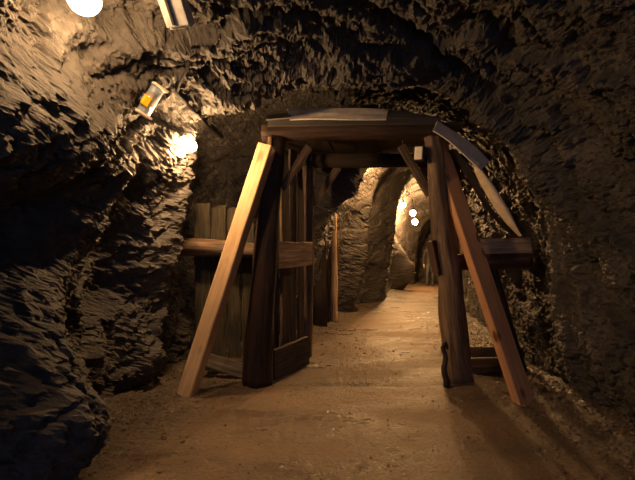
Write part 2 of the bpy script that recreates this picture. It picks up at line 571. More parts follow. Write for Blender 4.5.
def build_floor():
    rows = [-4.0, -3, -2, -1, 0, 0.6, 1.0]
    y = 1.2
    while y < 20.6:
        rows.append(y)
        y += 0.0075 * max(y, 2.0)
    rows = np.array(rows)
    nc = 300
    u = np.linspace(0, 1, nc)
    Yg, U = np.meshgrid(rows, u, indexing='ij')
    xl, xr = st(1, Yg) - 0.35, st(2, Yg) + 0.45
    X = xl + (xr - xl) * U
    x, yy = X.ravel(), Yg.ravel()
    v = np.stack([x, yy, floor_z(x, yy)], 1)
    idx = np.arange(len(rows) * nc).reshape(len(rows), nc)
    quads = np.stack([idx[:-1, :-1], idx[:-1, 1:], idx[1:, 1:], idx[1:, :-1]], -1).reshape(-1, 4)
    mesh = grid_mesh('floor', v, quads)
    mesh.materials.append(M_FLOOR)
    e = np.minimum(x - st(1, yy), st(2, yy) - x)
    pp = np.stack([x, yy, np.zeros_like(x)], 1)
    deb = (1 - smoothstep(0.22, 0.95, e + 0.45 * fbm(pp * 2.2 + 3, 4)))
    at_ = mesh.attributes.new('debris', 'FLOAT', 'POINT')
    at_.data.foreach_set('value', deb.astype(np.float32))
    o = bpy.data.objects.new('floor', mesh)
    C.objects.link(o)
    o['kind'] = 'structure'
    o['label'] = 'trodden brown earth floor of the mine tunnel'


def build_end():
    rows, cols = 80, 80
    yy, xx = np.meshgrid(np.linspace(-0.2, 3.2, rows), np.linspace(3.8, 7.6, cols), indexing='ij')
    p = np.stack([xx.ravel(), np.full(rows * cols, 19.2), yy.ravel()], 1)
    d = 0.3 * fbm(p * 0.8, 3) + 0.14 * ridged(p * 2.4, 3)
    p[:, 1] -= d
    idx = np.arange(rows * cols).reshape(rows, cols)
    quads = np.stack([idx[:-1, :-1], idx[:-1, 1:], idx[1:, 1:], idx[1:, :-1]], -1).reshape(-1, 4)
    mesh = grid_mesh('wall_back', p, quads)
    mesh.materials.append(M_ROCK)
    o = bpy.data.objects.new('wall_back', mesh)
    C.objects.link(o)
    o['kind'] = 'structure'
    o['label'] = 'rock face where the tunnel bends away at its far end'


build_floor()
build_rock()
build_end()
bpy.context.view_layer.update()
_ROCKS = [bpy.data.objects[n] for n in ('wall_left', 'wall_right', 'ceiling')]


def surf(px, py, off=0.0):
    """a point hanging `off` clear of the rock that is seen at this pixel"""
    org = Vector((0, 0, EYE))
    d = (at(px, py, 1.0) - org).normalized()
    best = 30.0
    for o in _ROCKS:
        ok, loc, nor, ix = o.ray_cast(org, d)
        if ok:
            best = min(best, (loc - org).length)
    return org + d * (best - off)


# ------------------------------------------------------------------ helpers: things and parts
def thing(name, label, cat, loc, group=None):
    o = bpy.data.objects.new(name, None)
    o.empty_display_size = 0.1
    C.objects.link(o)
    o.location = loc
    tag(o, label, cat, group)
    return o


def tag(o, label=None, cat=None, group=None):
    if label: o['label'] = label
    if cat: o['category'] = cat
    if group: o['group'] = group
    return o


def link(name, mesh, mat, parent=None, mtx=None, smooth=False):
    mesh.name = name
    mesh.materials.append(mat)
    if smooth:
        for f in mesh.polygons:
            f.use_smooth = True
    o = bpy.data.objects.new(name, mesh)
    C.objects.link(o)
    mtx = mtx or Matrix.Identity(4)
    if parent is not None:
        o.parent = parent
        # parents are never rotated here: bring the world matrix into the parent's frame
        base = world_loc(parent)
        o.matrix_basis = base.inverted() @ mtx
    else:
        o.matrix_basis = mtx
    return o


def world_loc(o):
    m = o.matrix_basis.copy() if o.type != 'EMPTY' else Matrix.Translation(o.location)
    return (world_loc(o.parent) @ m) if o.parent else m


def frame_of(p0, p1, xdir):
    z = (Vector(p1) - Vector(p0)).normalized()
    x = Vector(xdir)
    x = (x - z * x.dot(z)).normalized()
    y = z.cross(x)
    m = Matrix((x, y, z)).transposed().to_4x4()
    return Matrix.Translation(p0) @ m, (Vector(p1) - Vector(p0)).length


def bm_done(bm):
    bmesh.ops.recalc_face_normals(bm, faces=bm.faces)
    me = bpy.data.meshes.new('m')
    bm.to_mesh(me)
    bm.free()
    return me


def board_mesh(w, d, L, seed, wob=0.006, bev=0.006, segs=14, ragged=0.0, twist=0.0, bow=0.0, taper=0.0):
    """a plank: width along x, thickness along y, length along z"""
    bm = bmesh.new()
    prof = [(-w/2 + bev, -d/2), (0, -d/2), (w/2 - bev, -d/2), (w/2, -d/2 + bev), (w/2, d/2 - bev), (w/2 - bev, d/2),
            (0, d/2), (-w/2 + bev, d/2), (-w/2, d/2 - bev), (-w/2, -d/2 + bev)]
    rings = []
    for i in range(segs + 1):
        t = i / segs
        a = twist * (t - 0.5)
        ca, sa = math.cos(a), math.sin(a)
        k = 1 - taper * t
        r = []
        for j, (x, y) in enumerate(prof):
            nx = mnoise.noise(Vector((x * 9 + seed * 3.1, y * 9, t * L * 4)))
            ny = mnoise.noise(Vector((x * 9 + 50, y * 9 + seed, t * L * 4)))
            X = (x * k + wob * nx)
            Y = (y + wob * ny * 0.7) + bow * 4 * t * (1 - t)
            z = t * L
            if ragged and i in (0, segs):
                z += ragged * (mnoise.noise(Vector((x * 14, y * 14, seed * 1.7 + i))))
            r.append(bm.verts.new((X * ca - Y * sa, X * sa + Y * ca, z)))
        rings.append(r)
    n = len(prof)
    for i in range(segs):
        for j in range(n):
            bm.faces.new((rings[i][j], rings[i][(j + 1) % n], rings[i + 1][(j + 1) % n], rings[i + 1][j]))
    bm.faces.new(rings[0][::-1])
    bm.faces.new(rings[-1])
    return bm_done(bm)


def log_mesh(r0, r1, L, seed, rough=0.012, sides=18, segs=26, bow=0.0):
    bm = bmesh.new()
    rings = []
    for i in range(segs + 1):
        t = i / segs
        r = r0 + (r1 - r0) * t
        ring = []
        for j in range(sides):
            a = 2 * math.pi * j / sides
            n1 = mnoise.noise(Vector((math.cos(a) * 1.3, math.sin(a) * 1.3, t * L * 1.6 + seed * 5)))
            n2 = mnoise.noise(Vector((math.cos(a) * 4.5 + seed, math.sin(a) * 4.5, t * L * 2.2)))
            rr = r + rough * (1.2 * n1 + 0.9 * n2)
            ring.append(bm.verts.new((rr * math.cos(a) + bow * 4 * t * (1 - t), rr * math.sin(a), t * L)))
        rings.append(ring)
    for i in range(segs):
        for j in range(sides):
            bm.faces.new((rings[i][j], rings[i][(j + 1) % sides], rings[i + 1][(j + 1) % sides], rings[i + 1][j]))
    for ring, zz in ((rings[0], 0.0), (rings[-1], L)):
        c = bm.verts.new((sum(v.co.x for v in ring) / sides, sum(v.co.y for v in ring) / sides, zz))
        for j in range(sides):
            bm.faces.new((ring[j], ring[(j + 1) % sides], c))
    me = bm_done(bm)
    for f in me.polygons:
        f.use_smooth = len(f.vertices) == 4
    return me


_seed = [0]


def board(name, p0, p1, w, d, mat, parent=None, xdir=(1, 0, 0), **kw):
    _seed[0] += 1
    m, L = frame_of(p0, p1, xdir)
    return link(name, board_mesh(w, d, L, _seed[0], **kw), mat, parent, m)


def log(name, p0, p1, r0, r1, mat, parent=None, **kw):
    _seed[0] += 1
    m, L = frame_of(p0, p1, (1, 0, 0.01) if abs((Vector(p1) - Vector(p0)).normalized().x) < 0.9 else (0, 1, 0))
    return link(name, log_mesh(r0, r1, L, _seed[0], **kw), mat, parent, m)


def tube_mesh(pts, r, sides=10, closed_caps=True):
    bm = bmesh.new()
    pts = [Vector(p) for p in pts]
    rings = []
    up = Vector((0.31, 0.2, 0.93))
    for i, p in enumerate(pts):
        t = (pts[min(i + 1, len(pts) - 1)] - pts[max(i - 1, 0)]).normalized()
        x = t.cross(up).normalized()
        y = t.cross(x)
        rr = r[i] if isinstance(r, (list, tuple)) else r
        rings.append([bm.verts.new(p + (x * math.cos(a) + y * math.sin(a)) * rr) for a in (2 * math.pi * k / sides for k in range(sides))])
    for i in range(len(pts) - 1):
        for j in range(sides):
            bm.faces.new((rings[i][j], rings[i][(j + 1) % sides], rings[i + 1][(j + 1) % sides], rings[i + 1][j]))
    if closed_caps:
        bm.faces.new(rings[0][::-1])
        bm.faces.new(rings[-1])
    return bm_done(bm)


def smooth_path(pts, n=8):
    pts = [Vector(p) for p in pts]
    out = []
    for i in range(len(pts) - 1):
        a, b, c, d = pts[max(i - 1, 0)], pts[i], pts[i + 1], pts[min(i + 2, len(pts) - 1)]
        for k in range(n):
            t = k / n
            out.append(0.5 * ((2 * b) + (c - a) * t + (2 * a - 5 * b + 4 * c - d) * t * t + (3 * b - a - 3 * c + d) * t ** 3))
    out.append(pts[-1])
    return out


def lathe_mesh(prof, sides=24):
    """(radius, z) profile about z"""
    bm = bmesh.new()
    rings = []
    for r, z in prof:
        if r < 1e-5:
            rings.append([bm.verts.new((0, 0, z))])
        else:
            rings.append([bm.verts.new((r * math.cos(2 * math.pi * k / sides), r * math.sin(2 * math.pi * k / sides), z)) for k in range(sides)])
    for a, b in zip(rings[:-1], rings[1:]):
        for j in range(sides):
            k = (j + 1) % sides
            if len(a) == 1 and len(b) == 1:
                continue
            if len(a) == 1:
                bm.faces.new((a[0], b[k], b[j]))
            elif len(b) == 1:
                bm.faces.new((a[j], a[k], b[0]))
            else:
                bm.faces.new((a[j], a[k], b[k], b[j]))
    return bm_done(bm)


def box_mesh(w, d, h, bev=0.004, taper=(1, 1)):
    """box centred in x and y, standing on z = 0"""
    bm = bmesh.new()
    bmesh.ops.create_cube(bm, size=1.0)
    for v in bm.verts:
        k = taper if v.co.z > 0 else (1, 1)
        v.co = Vector((v.co.x * w * k[0], v.co.y * d * k[1], (v.co.z + 0.5) * h))
    bmesh.ops.bevel(bm, geom=list(bm.edges), offset=bev, segments=2, affect='EDGES', profile=0.6)
    return bm_done(bm)


def sheet_mesh(grid, th):
    """a thin bent sheet from a grid of points (rows of Vectors)"""
    bm = bmesh.new()
    R, K = len(grid), len(grid[0])
    def normal(i, j):
        a = grid[min(i + 1, R - 1)][j] - grid[max(i - 1, 0)][j]
        b = grid[i][min(j + 1, K - 1)] - grid[i][max(j - 1, 0)]
        return a.cross(b).normalized()
    top = [[bm.verts.new(grid[i][j] + normal(i, j) * th / 2) for j in range(K)] for i in range(R)]
    bot = [[bm.verts.new(grid[i][j] - normal(i, j) * th / 2) for j in range(K)] for i in range(R)]
    for i in range(R - 1):
        for j in range(K - 1):
            bm.faces.new((top[i][j], top[i + 1][j], top[i + 1][j + 1], top[i][j + 1]))
            bm.faces.new((bot[i][j], bot[i][j + 1], bot[i + 1][j + 1], bot[i + 1][j]))
    for i in range(R - 1):
        for j in (0, K - 1):
            bm.faces.new((top[i][j], bot[i][j], bot[i + 1][j], top[i + 1][j]))
    for j in range(K - 1):
        for i in (0, R - 1):
            bm.faces.new((top[i][j], top[i][j + 1], bot[i][j + 1], bot[i][j]))
    return bm_done(bm)


def rows_between(a0, a1, b0, b1, n, k, sag=Vector((0, 0, 0)), wave=0.0):
    """sheet grid: edge a0-a1 at one side, b0-b1 at the other"""
    g = []
    for i in range(n + 1):
        t = i / n
        A, B = Vector(a0).lerp(a1, t), Vector(b0).lerp(b1, t)
        g.append([A.lerp(B, j / k) + sag * (4 * t * (1 - t)) + Vector((0, 0, wave * math.sin(j * 2.4 + i * 0.7))) for j in range(k + 1)])
    return g


# ------------------------------------------------------------------ timber set in front
Y1 = 4.0
gate = thing('timber_set', 'foremost timber frame of two thick log posts under a round log beam', 'mine timber', (0.36, Y1, 0))
pl0, pl1 = at(257, 383, 4.02), at(275, 138, Y1)
pr0, pr1 = at(459, 381, 4.05), at(431, 131, Y1)
pl0.z = fz(pl0.x, pl0.y) - 0.03
pr0.z = fz(pr0.x, pr0.y) - 0.03
tag(log('post', pl0, pl1, 0.145, 0.085, M_SHADERED, gate, rough=0.024, bow=-0.012), 'reddish left log post with shade put into its colour')
tag(log('post', pr0, pr1 , 0.135, 0.066, M_LOG, gate, rough=0.024, bow=0.012), 'brown right log post')
log('beam', at(262, 133, Y1), at(443, 131, Y1), 0.070, 0.075, M_SHADERED, gate, rough=0.014)
board('header_board', at(268, 123, Y1 - 0.03), at(440, 121.5, Y1 - 0.03), 0.085, 0.05, M_DULL, gate, xdir=(0, 0.15, 1), wob=0.004)
board('corner_brace', at(282, 189, 4.05), at(309, 147, 4.05), 0.07, 0.06, M_BOARD, gate, xdir=(1, 0, 0.6))
board('corner_brace', at(430, 195, 4.06), at(401, 146, 4.06), 0.07, 0.06, M_BOARD, gate, xdir=(1, 0, -0.6))
# wedge strip left of the post head and the cleat on the inner side of the right post
board('wedge', at(270, 137, 3.90), at(270.5, 171, 3.90), 0.035, 0.02, M_BOARD, gate, wob=0.004, taper=0.5)
cl = board('cleat', at(431, 241, 3.98), at(437.5, 272, 3.98), 0.075, 0.07, M_LOGRED, gate, xdir=(1, 0.9, 0), wob=0.004)

# the two raking props
b0, b1 = at(186, 397, 3.68), at(267, 147, 3.84)
b0.z = fz(b0.x, b0.y) - 0.035
o = board('timber_prop', b0, b1, 0.130, 0.150, M_PALE, None, xdir=(1, -0.16, 0), wob=0.004, bev=0.008)
tag(o, 'pale new sawn timber prop leaning against the left post of the frame', 'timber prop')
b0, b1 = at(525, 402, 3.54), at(437, 143, 4.15)
b0.z = fz(b0.x, b0.y) - 0.035
o = board('timber_prop', b0, b1, 0.160, 0.088, M_ORANGE, None, xdir=(1, 0.30, 0), wob=0.004, bev=0.008)
tag(o, 'orange sawn timber prop with dark knots leaning on the right post', 'timber prop')

# ------------------------------------------------------------------ roofing sheets over the frame
def sheet(name, grid, th, mat, label):
    base = grid[0][0].copy()
    g = [[p - base for p in r] for r in grid]
    o = link(name, sheet_mesh(g, th), mat, None, Matrix.Translation(base))
    return tag(o, label, 'roofing sheet')

sheet('roofing_sheet', rows_between(at(290, 120, 3.93), at(386, 120, 3.93), at(287, 109.5, 4.05), at(388, 109.5, 4.05), 10, 4, Vector((0, 0, 0.006)), 0.004), 0.012,
      M_SHEET, 'pale flat roofing sheet lying on top of the foremost frame beam')
sheet('roofing_sheet', rows_between(at(384, 119, 3.95), at(441, 122, 3.95), at(386, 110, 4.10), at(436, 118, 4.10), 8, 3, Vector((0, 0, 0.010)), 0.004), 0.012,
      M_SHEETD, 'dark roofing sheet right of the pale one above the right post')
sheet('roofing_sheet', rows_between(at(433, 131, 3.84), at(480, 171, 3.84), at(437, 121, 3.92), at(489, 161, 3.94), 10, 4, Vector((0.01, 0, 0.02)), 0.004), 0.012,
      M_SHEET, 'dull sheet sloping down to the right from the frame head')
sheet('roofing_sheet', rows_between(at(266, 120, 3.90), at(291, 118, 3.90), at(268, 116, 4.05), at(291, 113, 4.05), 5, 3), 0.012,
      M_SHEETD, 'small blue grey sheet end poking out at the left of the pale sheet')
# hanging curled pale sheet: outline widens, then runs to a point
L_, R_ = [(476, 163), (474.5, 171), (480, 183), (488, 197), (497, 211), (507, 224), (519, 236)], \
         [(477.5, 163), (484, 173), (493, 185), (502, 199), (510, 213), (516, 225), (521, 236)]
g = []
for i, (a, b) in enumerate(zip(L_, R_)):
    A, B = at(a[0], a[1], 3.92), at(b[0], b[1], 3.86)
    g.append([A.lerp(B, j / 4) + Vector((0, -0.03 * math.sin(math.pi * j / 4), 0)) for j in range(5)])
sheet('roofing_sheet', g, 0.008, M_TAN, 'curled pale tan sheet hanging at a slant right of the frame')
L_, R_ = [(448, 150), (458, 163), (468, 178), (478, 196), (490, 213), (503, 228), (516, 237)], \
         [(455, 149), (468, 163), (476, 178), (484, 196), (495, 213), (507, 228), (519, 238)]
g = []
for i, (a, b) in enumerate(zip(L_, R_)):
    A, B = at(a[0], a[1], 4.06), at(b[0], b[1], 4.00)
    g.append([A.lerp(B, j / 3) for j in range(4)])
sheet('roofing_sheet', g, 0.010, M_DARKSHEET, 'narrow dark sheet edge hanging behind the curled tan sheet')

# ------------------------------------------------------------------ inner frames
def inner_frame(name, label, Y, lx, rx, zt, r, mats, brace=True, spread=0.05):
    t = thing(name, label, 'mine timber', ((lx + rx) / 2, Y, 0))
    log('post', (lx - spread, Y, fz(lx - spread, Y) - 0.03), (lx, Y, zt), r * 1.1, r * 0.9, mats[0], t)
    log('post', (rx + spread, Y, fz(rx + spread, Y) - 0.03), (rx, Y, zt), r * 1.1, r * 0.9, mats[0], t)
    log('beam', (lx - 0.16, Y, zt + r * 0.8), (rx + 0.16, Y, zt + r * 0.8), r, r, mats[1], t)
    if brace:
        board('corner_brace', (lx + 0.05, Y + 0.02, zt - 0.46), (lx + 0.36, Y + 0.02, zt + 0.0), 0.08, 0.06, mats[2], t, xdir=(1, 0, 0.5))
        board('corner_brace', (rx - 0.05, Y + 0.02, zt - 0.46), (rx - 0.36, Y + 0.02, zt + 0.0), 0.08, 0.06, mats[2], t, xdir=(1, 0, -0.5))
    return t

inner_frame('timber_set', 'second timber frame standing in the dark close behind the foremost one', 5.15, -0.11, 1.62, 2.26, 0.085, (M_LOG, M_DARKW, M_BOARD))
o = board('timber_post', (at(320, 325, 7.25).x, 7.25, -0.03), (at(320, 325, 7.25).x - 0.03, 7.25, 2.02), 0.21, 0.16, M_DARKW, None, xdir=(1, 0.2, 0), wob=0.01)
tag(o, 'broad dark squared post inside, left of the pale log post', 'mine timber')
o = log('timber_post', (at(334, 322, 7.72).x, 7.72, -0.03), (at(334, 322, 7.72).x - 0.03, 7.72, 1.98), 0.08, 0.07, M_LITB)
tag(o, 'lone pale log post beside the rock beyond the inner frames', 'mine timber')
o = board('timber_post', (at(327, 322, 7.62).x, 7.6, -0.02), (at(327, 322, 7.6).x - 0.03, 7.6, 1.9), 0.09, 0.06, M_DARKW)
tag(o, 'dark upright board between the broad dark post and the pale log post', 'mine timber')

# roof lagging between the frames
xs = [-0.36, -0.10, 0.17, 0.43, 0.69, 0.95, 1.21]
for i, x in enumerate(xs):
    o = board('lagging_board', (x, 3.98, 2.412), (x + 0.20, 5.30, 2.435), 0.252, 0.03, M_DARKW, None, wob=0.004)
    tag(o, 'dark roof board laid lengthwise over the frames, ' + ('leftmost', 'second from the left', 'third from the left', 'the middle one', 'third from the right', 'second from the right', 'rightmost')[i], 'board', 'roof boards over the frames')
# ------------------------------------------------------------------ left side inside the frame
dv = (0.40, 0.92, 0)                       # the way the lining runs
o = board('nailed_board', at(277, 255.5, 4.17), at(311, 253.5, 4.92), 0.262, 0.035, M_LITB, None, xdir=(0, 0, 1), wob=0.006, ragged=0.03, segs=10)
tag(o, 'lit short board nailed level across the lining at chest height behind the left post', 'board')
a, b = at(273, 380, 4.14), at(307, 362.5, 4.74)
a.z, b.z = 0.135, 0.150
o = board('kick_board', a, b, 0.30, 0.045, M_GREY, None, xdir=(0, 0.05, 1), wob=0.008, ragged=0.04, segs=10)
tag(o, 'low wide board standing on edge on the floor behind the left post', 'board')
for i, (px, Y, wd, mt) in enumerate(((281, 4.42, 0.15, M_GREY), (290, 4.57, 0.15, M_BOARD), (299, 4.75, 0.14, M_GREY), (305, 4.92, 0.12, M_BOARD))):
    x = (px - 317.5) * Y / F - 0.04
    o = board('lining_board', (x - 0.02, Y, fz(x, Y) - 0.02), (x - 0.03, Y + (0.05, -0.07, 0.06, -0.03)[i], (2.38, 2.30, 2.37, 2.28)[i]), wd, 0.03, mt, None, xdir=(0.5, 0.86, 0), wob=0.010, bow=0.02 * (-1) ** i)
    tag(o, ('grey upright lining board nearest the left post', 'brown upright lining board, second from the left post',
            'grey upright lining board, third from the left post', 'brown upright lining board just before the second frame')[i], 'board')
# ------------------------------------------------------------------ left recess beside the frame
for i, (px, wd, top) in enumerate(((203, 0.17, 206), (219, 0.16, 207), (234, 0.15, 209), (248, 0.13, 211))):
    Y = 4.46
    p = at(px, top, Y)
    o = board('recess_board', (p.x, Y, fz(p.x, Y) - 0.03), p, wd - 0.008, 0.035, M_MOSS, None, wob=0.022, ragged=0.07, segs=30)
    tag(o, ('mossy ragged upright board farthest left in the recess left of the frame', 'mossy ragged upright board second from left in the left recess',
            'mossy ragged upright board third from left in the left recess', 'mossy ragged upright board close behind the pale prop')[i], 'board')
o = log('cross_log', at(181, 247, 4.28), at(276, 252, 4.25), 0.085, 0.075, M_BOARD, rough=0.014)
tag(o, 'thick horizontal log spanning the recess behind the pale prop', 'mine timber')
a, b = at(203, 359, 4.17), at(247, 372, 4.12)
o = board('fallen_plank', a, b, 0.135, 0.045, M_GREY, None, xdir=(0, 0.25, 1), wob=0.006)
tag(o, 'low grey plank running from the pale prop to the left post foot', 'board')
o = log('cross_log', (-1.12, 4.32, 0.115), (-0.58, 4.36, 0.11), 0.055, 0.05, M_LOGRED)
tag(o, 'thin reddish log lying low behind the fallen plank', 'mine timber')

# ------------------------------------------------------------------ right side behind the orange prop
o = board('side_beam', at(461, 247, 4.22), at(529, 246, 4.25), 0.155, 0.09, M_LITB, None, xdir=(0, 0.15, 1), wob=0.008)
tag(o, 'grey brown squared beam level behind the orange prop, the upper of two', 'mine timber')
o = log('side_beam', at(457, 262.5, 4.20), at(528, 261, 4.22), 0.075, 0.08, M_LOGRED, rough=0.012)
tag(o, 'dark round beam tucked below the squared beam behind the orange prop', 'mine timber')
o = board('sill_board', at(468, 352, 4.50), at(511, 352, 4.50), 0.10, 0.04, M_BOARD, None, xdir=(0, 0.4, 1), wob=0.006)
tag(o, 'upper low board behind the foot of the orange prop', 'board')
a, b = at(470, 369, 4.32), at(507, 368, 4.30)
o = board('sill_board', a, b, 0.20, 0.05, M_BOARD, None, xdir=(0, 0.15, 1), wob=0.006)
tag(o, 'lower wide orange brown board on edge behind the orange prop foot', 'board')
o = log('dark_slant_pole', (at(521, 350, 4.42).x, 4.42, fz(1.95, 4.42) - 0.03), at(492, 268, 4.36), 0.06, 0.05, M_DARKW)  # plain dark round bar set at a slant
tag(o, 'dark slanting pole behind the orange prop', 'timber prop')
# torn strap of bark standing at the foot of the right post
pts = smooth_path([at(447, 382, 3.86), at(444, 370, 3.86), at(445.5, 358, 3.87), at(443, 348, 3.88), at(445.5, 343, 3.88), at(447.5, 349, 3.88)], 5)
pts[0].z = fz(pts[0].x, pts[0].y) - 0.02
bmid = pts[0].copy()
o = link('bark_strip', tube_mesh([p - bmid for p in pts], [0.030 - 0.018 * i / len(pts) for i in range(len(pts))], 8), M_DARKW, None, Matrix.Translation(bmid), True)
tag(o, 'dark twisted stake with a hooked top beside the right post foot', 'stake')

# ------------------------------------------------------------------ lamps
def aim(loc, direction):
    z = Vector(direction).normalized()
    q = z.to_track_quat('Z', 'Y')
    return Matrix.Translation(loc) @ q.to_matrix().to_4x4()


def bulb_lamp(key, pos, r, power, up, label):
    """round glowing globe in a socket; the socket's foot sits on the rock at pos + up"""
    t = thing('tunnel_lamp', label, 'lamp', pos, None)
    prof = [(0, -r)]
    for k in range(1, 12):
        a = -math.pi / 2 + math.pi * k / 12 * 0.93
        prof.append((r * math.cos(a), r * math.sin(a)))
    prof.append((0, r * 0.98))
    L = Vector(up).length
    area = 4 * math.pi * r * r
    col = WARM2 if key in ('far_a', 'far_b', 'far_c', 'mid', 'side') else WARM
    link('globe', lathe_mesh(prof, 20), glow('lit_globe_' + key, col, power / (math.pi * area)), t, aim(pos, up), True)
    link('socket', lathe_mesh([(0, r * 0.8), (r * 0.55, r * 0.8), (r * 0.6, r * 1.0), (r * 0.55, r * 1.5), (r * 0.3, r * 1.7), (0.012, r * 1.8), (0.012, L), (0, L)], 16),
         M_BLACK, t, aim(pos, up), True)
    return t


LAB = {
    'front': ('large glowing round lamp at the top left under the rock roof', (-0.08, 0.14, 0.22)),
    'second': ('small glowing lamp on the left outcrop beside the cable', (-0.10, 0.16, 0.14)),
    'far_a': ('largest and nearest glowing lamp deep in the tunnel beyond the frames', (0, 0.05, 0.5)),
    'far_b': ('glowing lamp deep in the tunnel, middle one of the three', (0, 0.05, 0.5)),
    'far_c': ('smallest glowing lamp deepest in the tunnel, lowest of the three', (0, 0.05, 0.45)),
    'mid': ('glowing lamp under the rock roof just past the inner timber, out of sight above', (0, 0.1, 0.3)),
    'side': ('unseen lamp added behind the right post to brighten boards and rock', (0.4, 0.0, 0.25)),
    'rear_fill': ('unseen lamp added under the roof behind the viewer as weak warm fill', (0, 0, 0.35)),
}
for key, pos, off, r, power in LAMPS:
    lab, up = LAB[key]
    if off is not None:
        pos = surf(pos[0], pos[1], off)
    print('LAMP', key, [round(c, 2) for c in pos])
    bulb_lamp(key, pos, r, power, up, lab)

# unlit bulkhead lamp on the right post head
bp = at(419, 162, 3.93)
t = thing('bulkhead_lamp', 'small unlit box lamp with cream lens on the right post head', 'lamp', bp)
rotm = Matrix.Translation(bp) @ Matrix.Rotation(0.05, 4, 'Y') @ Matrix.Rotation(math.radians(-24), 4, 'Z')
link('housing', box_mesh(0.098, 0.07, 0.145, 0.008), M_BLACK, t, rotm)
link('lens', box_mesh(0.072, 0.03, 0.118, 0.010), M_CREAM, t, rotm @ Matrix.Translation((0, -0.034, 0.013)))

# unlit flood lamp hanging from the left rock
wl = surf(150, 100, 0.16).y
c0, c1 = at(143, 113, wl), at(158, 88, wl)
mt, L = frame_of(c0, c1, (1, -0.7, 0.4))
t = thing('work_lamp', 'unlit tilted work lamp with amber lens hanging on the left rock', 'lamp', c0)
def part(name, mesh, mat, m, smooth=False):
    return link(name, mesh, mat, t, mt @ m, smooth)
bmh = lathe_mesh([(0, 0.0), (0.046, 0.0), (0.05, 0.008), (0.05, L - 0.008), (0.046, L), (0, L)], 24)
part('housing', bmh, M_BLUEMETAL, Matrix.Identity(4), True)
part('back_rail', box_mesh(0.018, 0.05, L * 0.92, 0.004), M_BLUEMETAL, Matrix.Translation((-0.052, 0, 0.01)))
ls = lathe_mesh([(0, 0.0), (0.030, 0.004), (0.043, 0.022), (0.046, 0.05), (0.046, 0.10), (0.043, 0.125), (0.030, 0.145), (0, 0.15)], 24)
part('lens', ls, M_CLEAR, Matrix.Translation((0.018, -0.012, L * 0.12)), True)
part('amber_insert', box_mesh(0.035, 0.05, 0.075, 0.006), M_AMBER, Matrix.Translation((0.050, -0.040, L * 0.22)))
part('end_cap', box_mesh(0.135, 0.115, 0.018, 0.005), M_CREAM, Matrix.Translation((0.010, 0, -0.017)))
part('end_cap', box_mesh(0.135, 0.115, 0.018, 0.005), M_CREAM, Matrix.Translation((0.010, 0, L - 0.001)))

# grey junction box under the roof at the top left
jy = surf(181, 12, 0.20).y
jb = at(183, 27, jy)
t = thing('junction_box', 'grey metal box with a lid strap under the roof at the upper left', 'junction box', jb)
jm, _ = frame_of(jb, at(172, -8, jy - 0.12), (1, -0.55, 0.5))
link('housing', box_mesh(0.135, 0.10, 0.20, 0.008, (0.92, 0.95)), M_GREYMETAL, t, jm)
link('lid', box_mesh(0.145, 0.030, 0.17, 0.006), M_GREYMETAL, t, jm @ Matrix.Translation((0, -0.058, 0.018)))
link('strap', box_mesh(0.018, 0.012, 0.15, 0.003), M_BLACK, t, jm @ Matrix.Translation((-0.02, -0.078, 0.03)))

# connector and cables
cp = surf(172, 86, 0.04)
t = thing('cable_connector', 'blue grey plug joining the cable right of the work lamp', 'connector', cp)
cm, _ = frame_of(cp, at(169, 74, cp.y), (1, 0, 0))
link('housing', box_mesh(0.040, 0.04, 0.085, 0.006), M_BLUEMETAL, t, cm)
link('collar', lathe_mesh([(0, -0.03), (0.016, -0.03), (0.018, 0.005), (0, 0.005)], 14), M_BLACK, t, cm, True)


def cable(pts, r, label, name='cable'):
    path = smooth_path(pts, 7)
    base = path[0].copy()
    o = link(name, tube_mesh([p - base for p in path], r, 8), M_BLACK, None, Matrix.Translation(base), True)
    return tag(o, label, 'cable')

cable([at(157, 88, wl), at(160, 78, wl), surf(165, 75, 0.05), surf(170, 78, 0.05), cp], 0.010, 'short cable looping from the work lamp to the plug')
cable([cp] + [surf(x, y, 0.03) for x, y in ((176, 93), (186, 103), (198, 116), (208, 127), (221, 137))], 0.016, 'thick cable running down from the plug to beside the glowing lamp')
cable([jb + Vector((0.02, 0, 0))] + [surf(x, y, 0.03) for x, y in ((191, 45), (188, 66), (181, 80), (177, 92))], 0.011, 'thin cable hanging from the grey box down to the plug')

# ------------------------------------------------------------------ loose stones and gravel
def stone_mesh(seed, sub=2):
    bm = bmesh.new()
    bmesh.ops.create_icosphere(bm, subdivisions=sub, radius=1.0)
    for v in bm.verts:
        n = v.co.normalized()
        k = 1 + 0.45 * mnoise.noise(n * 1.4 + Vector((seed * 3.3, 0, 0))) + 0.2 * mnoise.noise(n * 3.5 + Vector((0, seed * 2.1, 0)))
        v.co = n * k
        v.co.z *= 0.62
    return bm_done(bm)

SM = [stone_mesh(i) for i in range(6)]
for m_ in SM:
    m_.materials.append(M_STONE)
rnd = random.Random(5)
k = 0
while k < 16:
    Y = rnd.uniform(2.5, 5.2)
    side = rnd.random() < 0.55
    xl, xr = float(st(1, Y)), float(st(2, Y))
    off = abs(rnd.gauss(0, 0.16)) + 0.22
    x = xl + off if side else xr - off
    if 3.9 < Y < 4.9 and side:
        continue
    s = rnd.uniform(0.012, 0.028)
    o = bpy.data.objects.new('loose_stone', SM[k % 6])
    C.objects.link(o)
    o.location = (x, Y, fz(x, Y) + s * 0.3)
    o.scale = (s, s * rnd.uniform(0.7, 1.1), s)
    o.rotation_euler = (rnd.uniform(-.3, .3), rnd.uniform(-.3, .3), rnd.uniform(0, 6.28))
    if side:
        tag(o, 'loose brown stone lying at the foot of the left rock wall', 'stone', 'loose stones along the left wall')
    else:
        tag(o, 'loose brown stone lying at the foot of the right rock wall', 'stone', 'loose stones along the right wall')
    k += 1


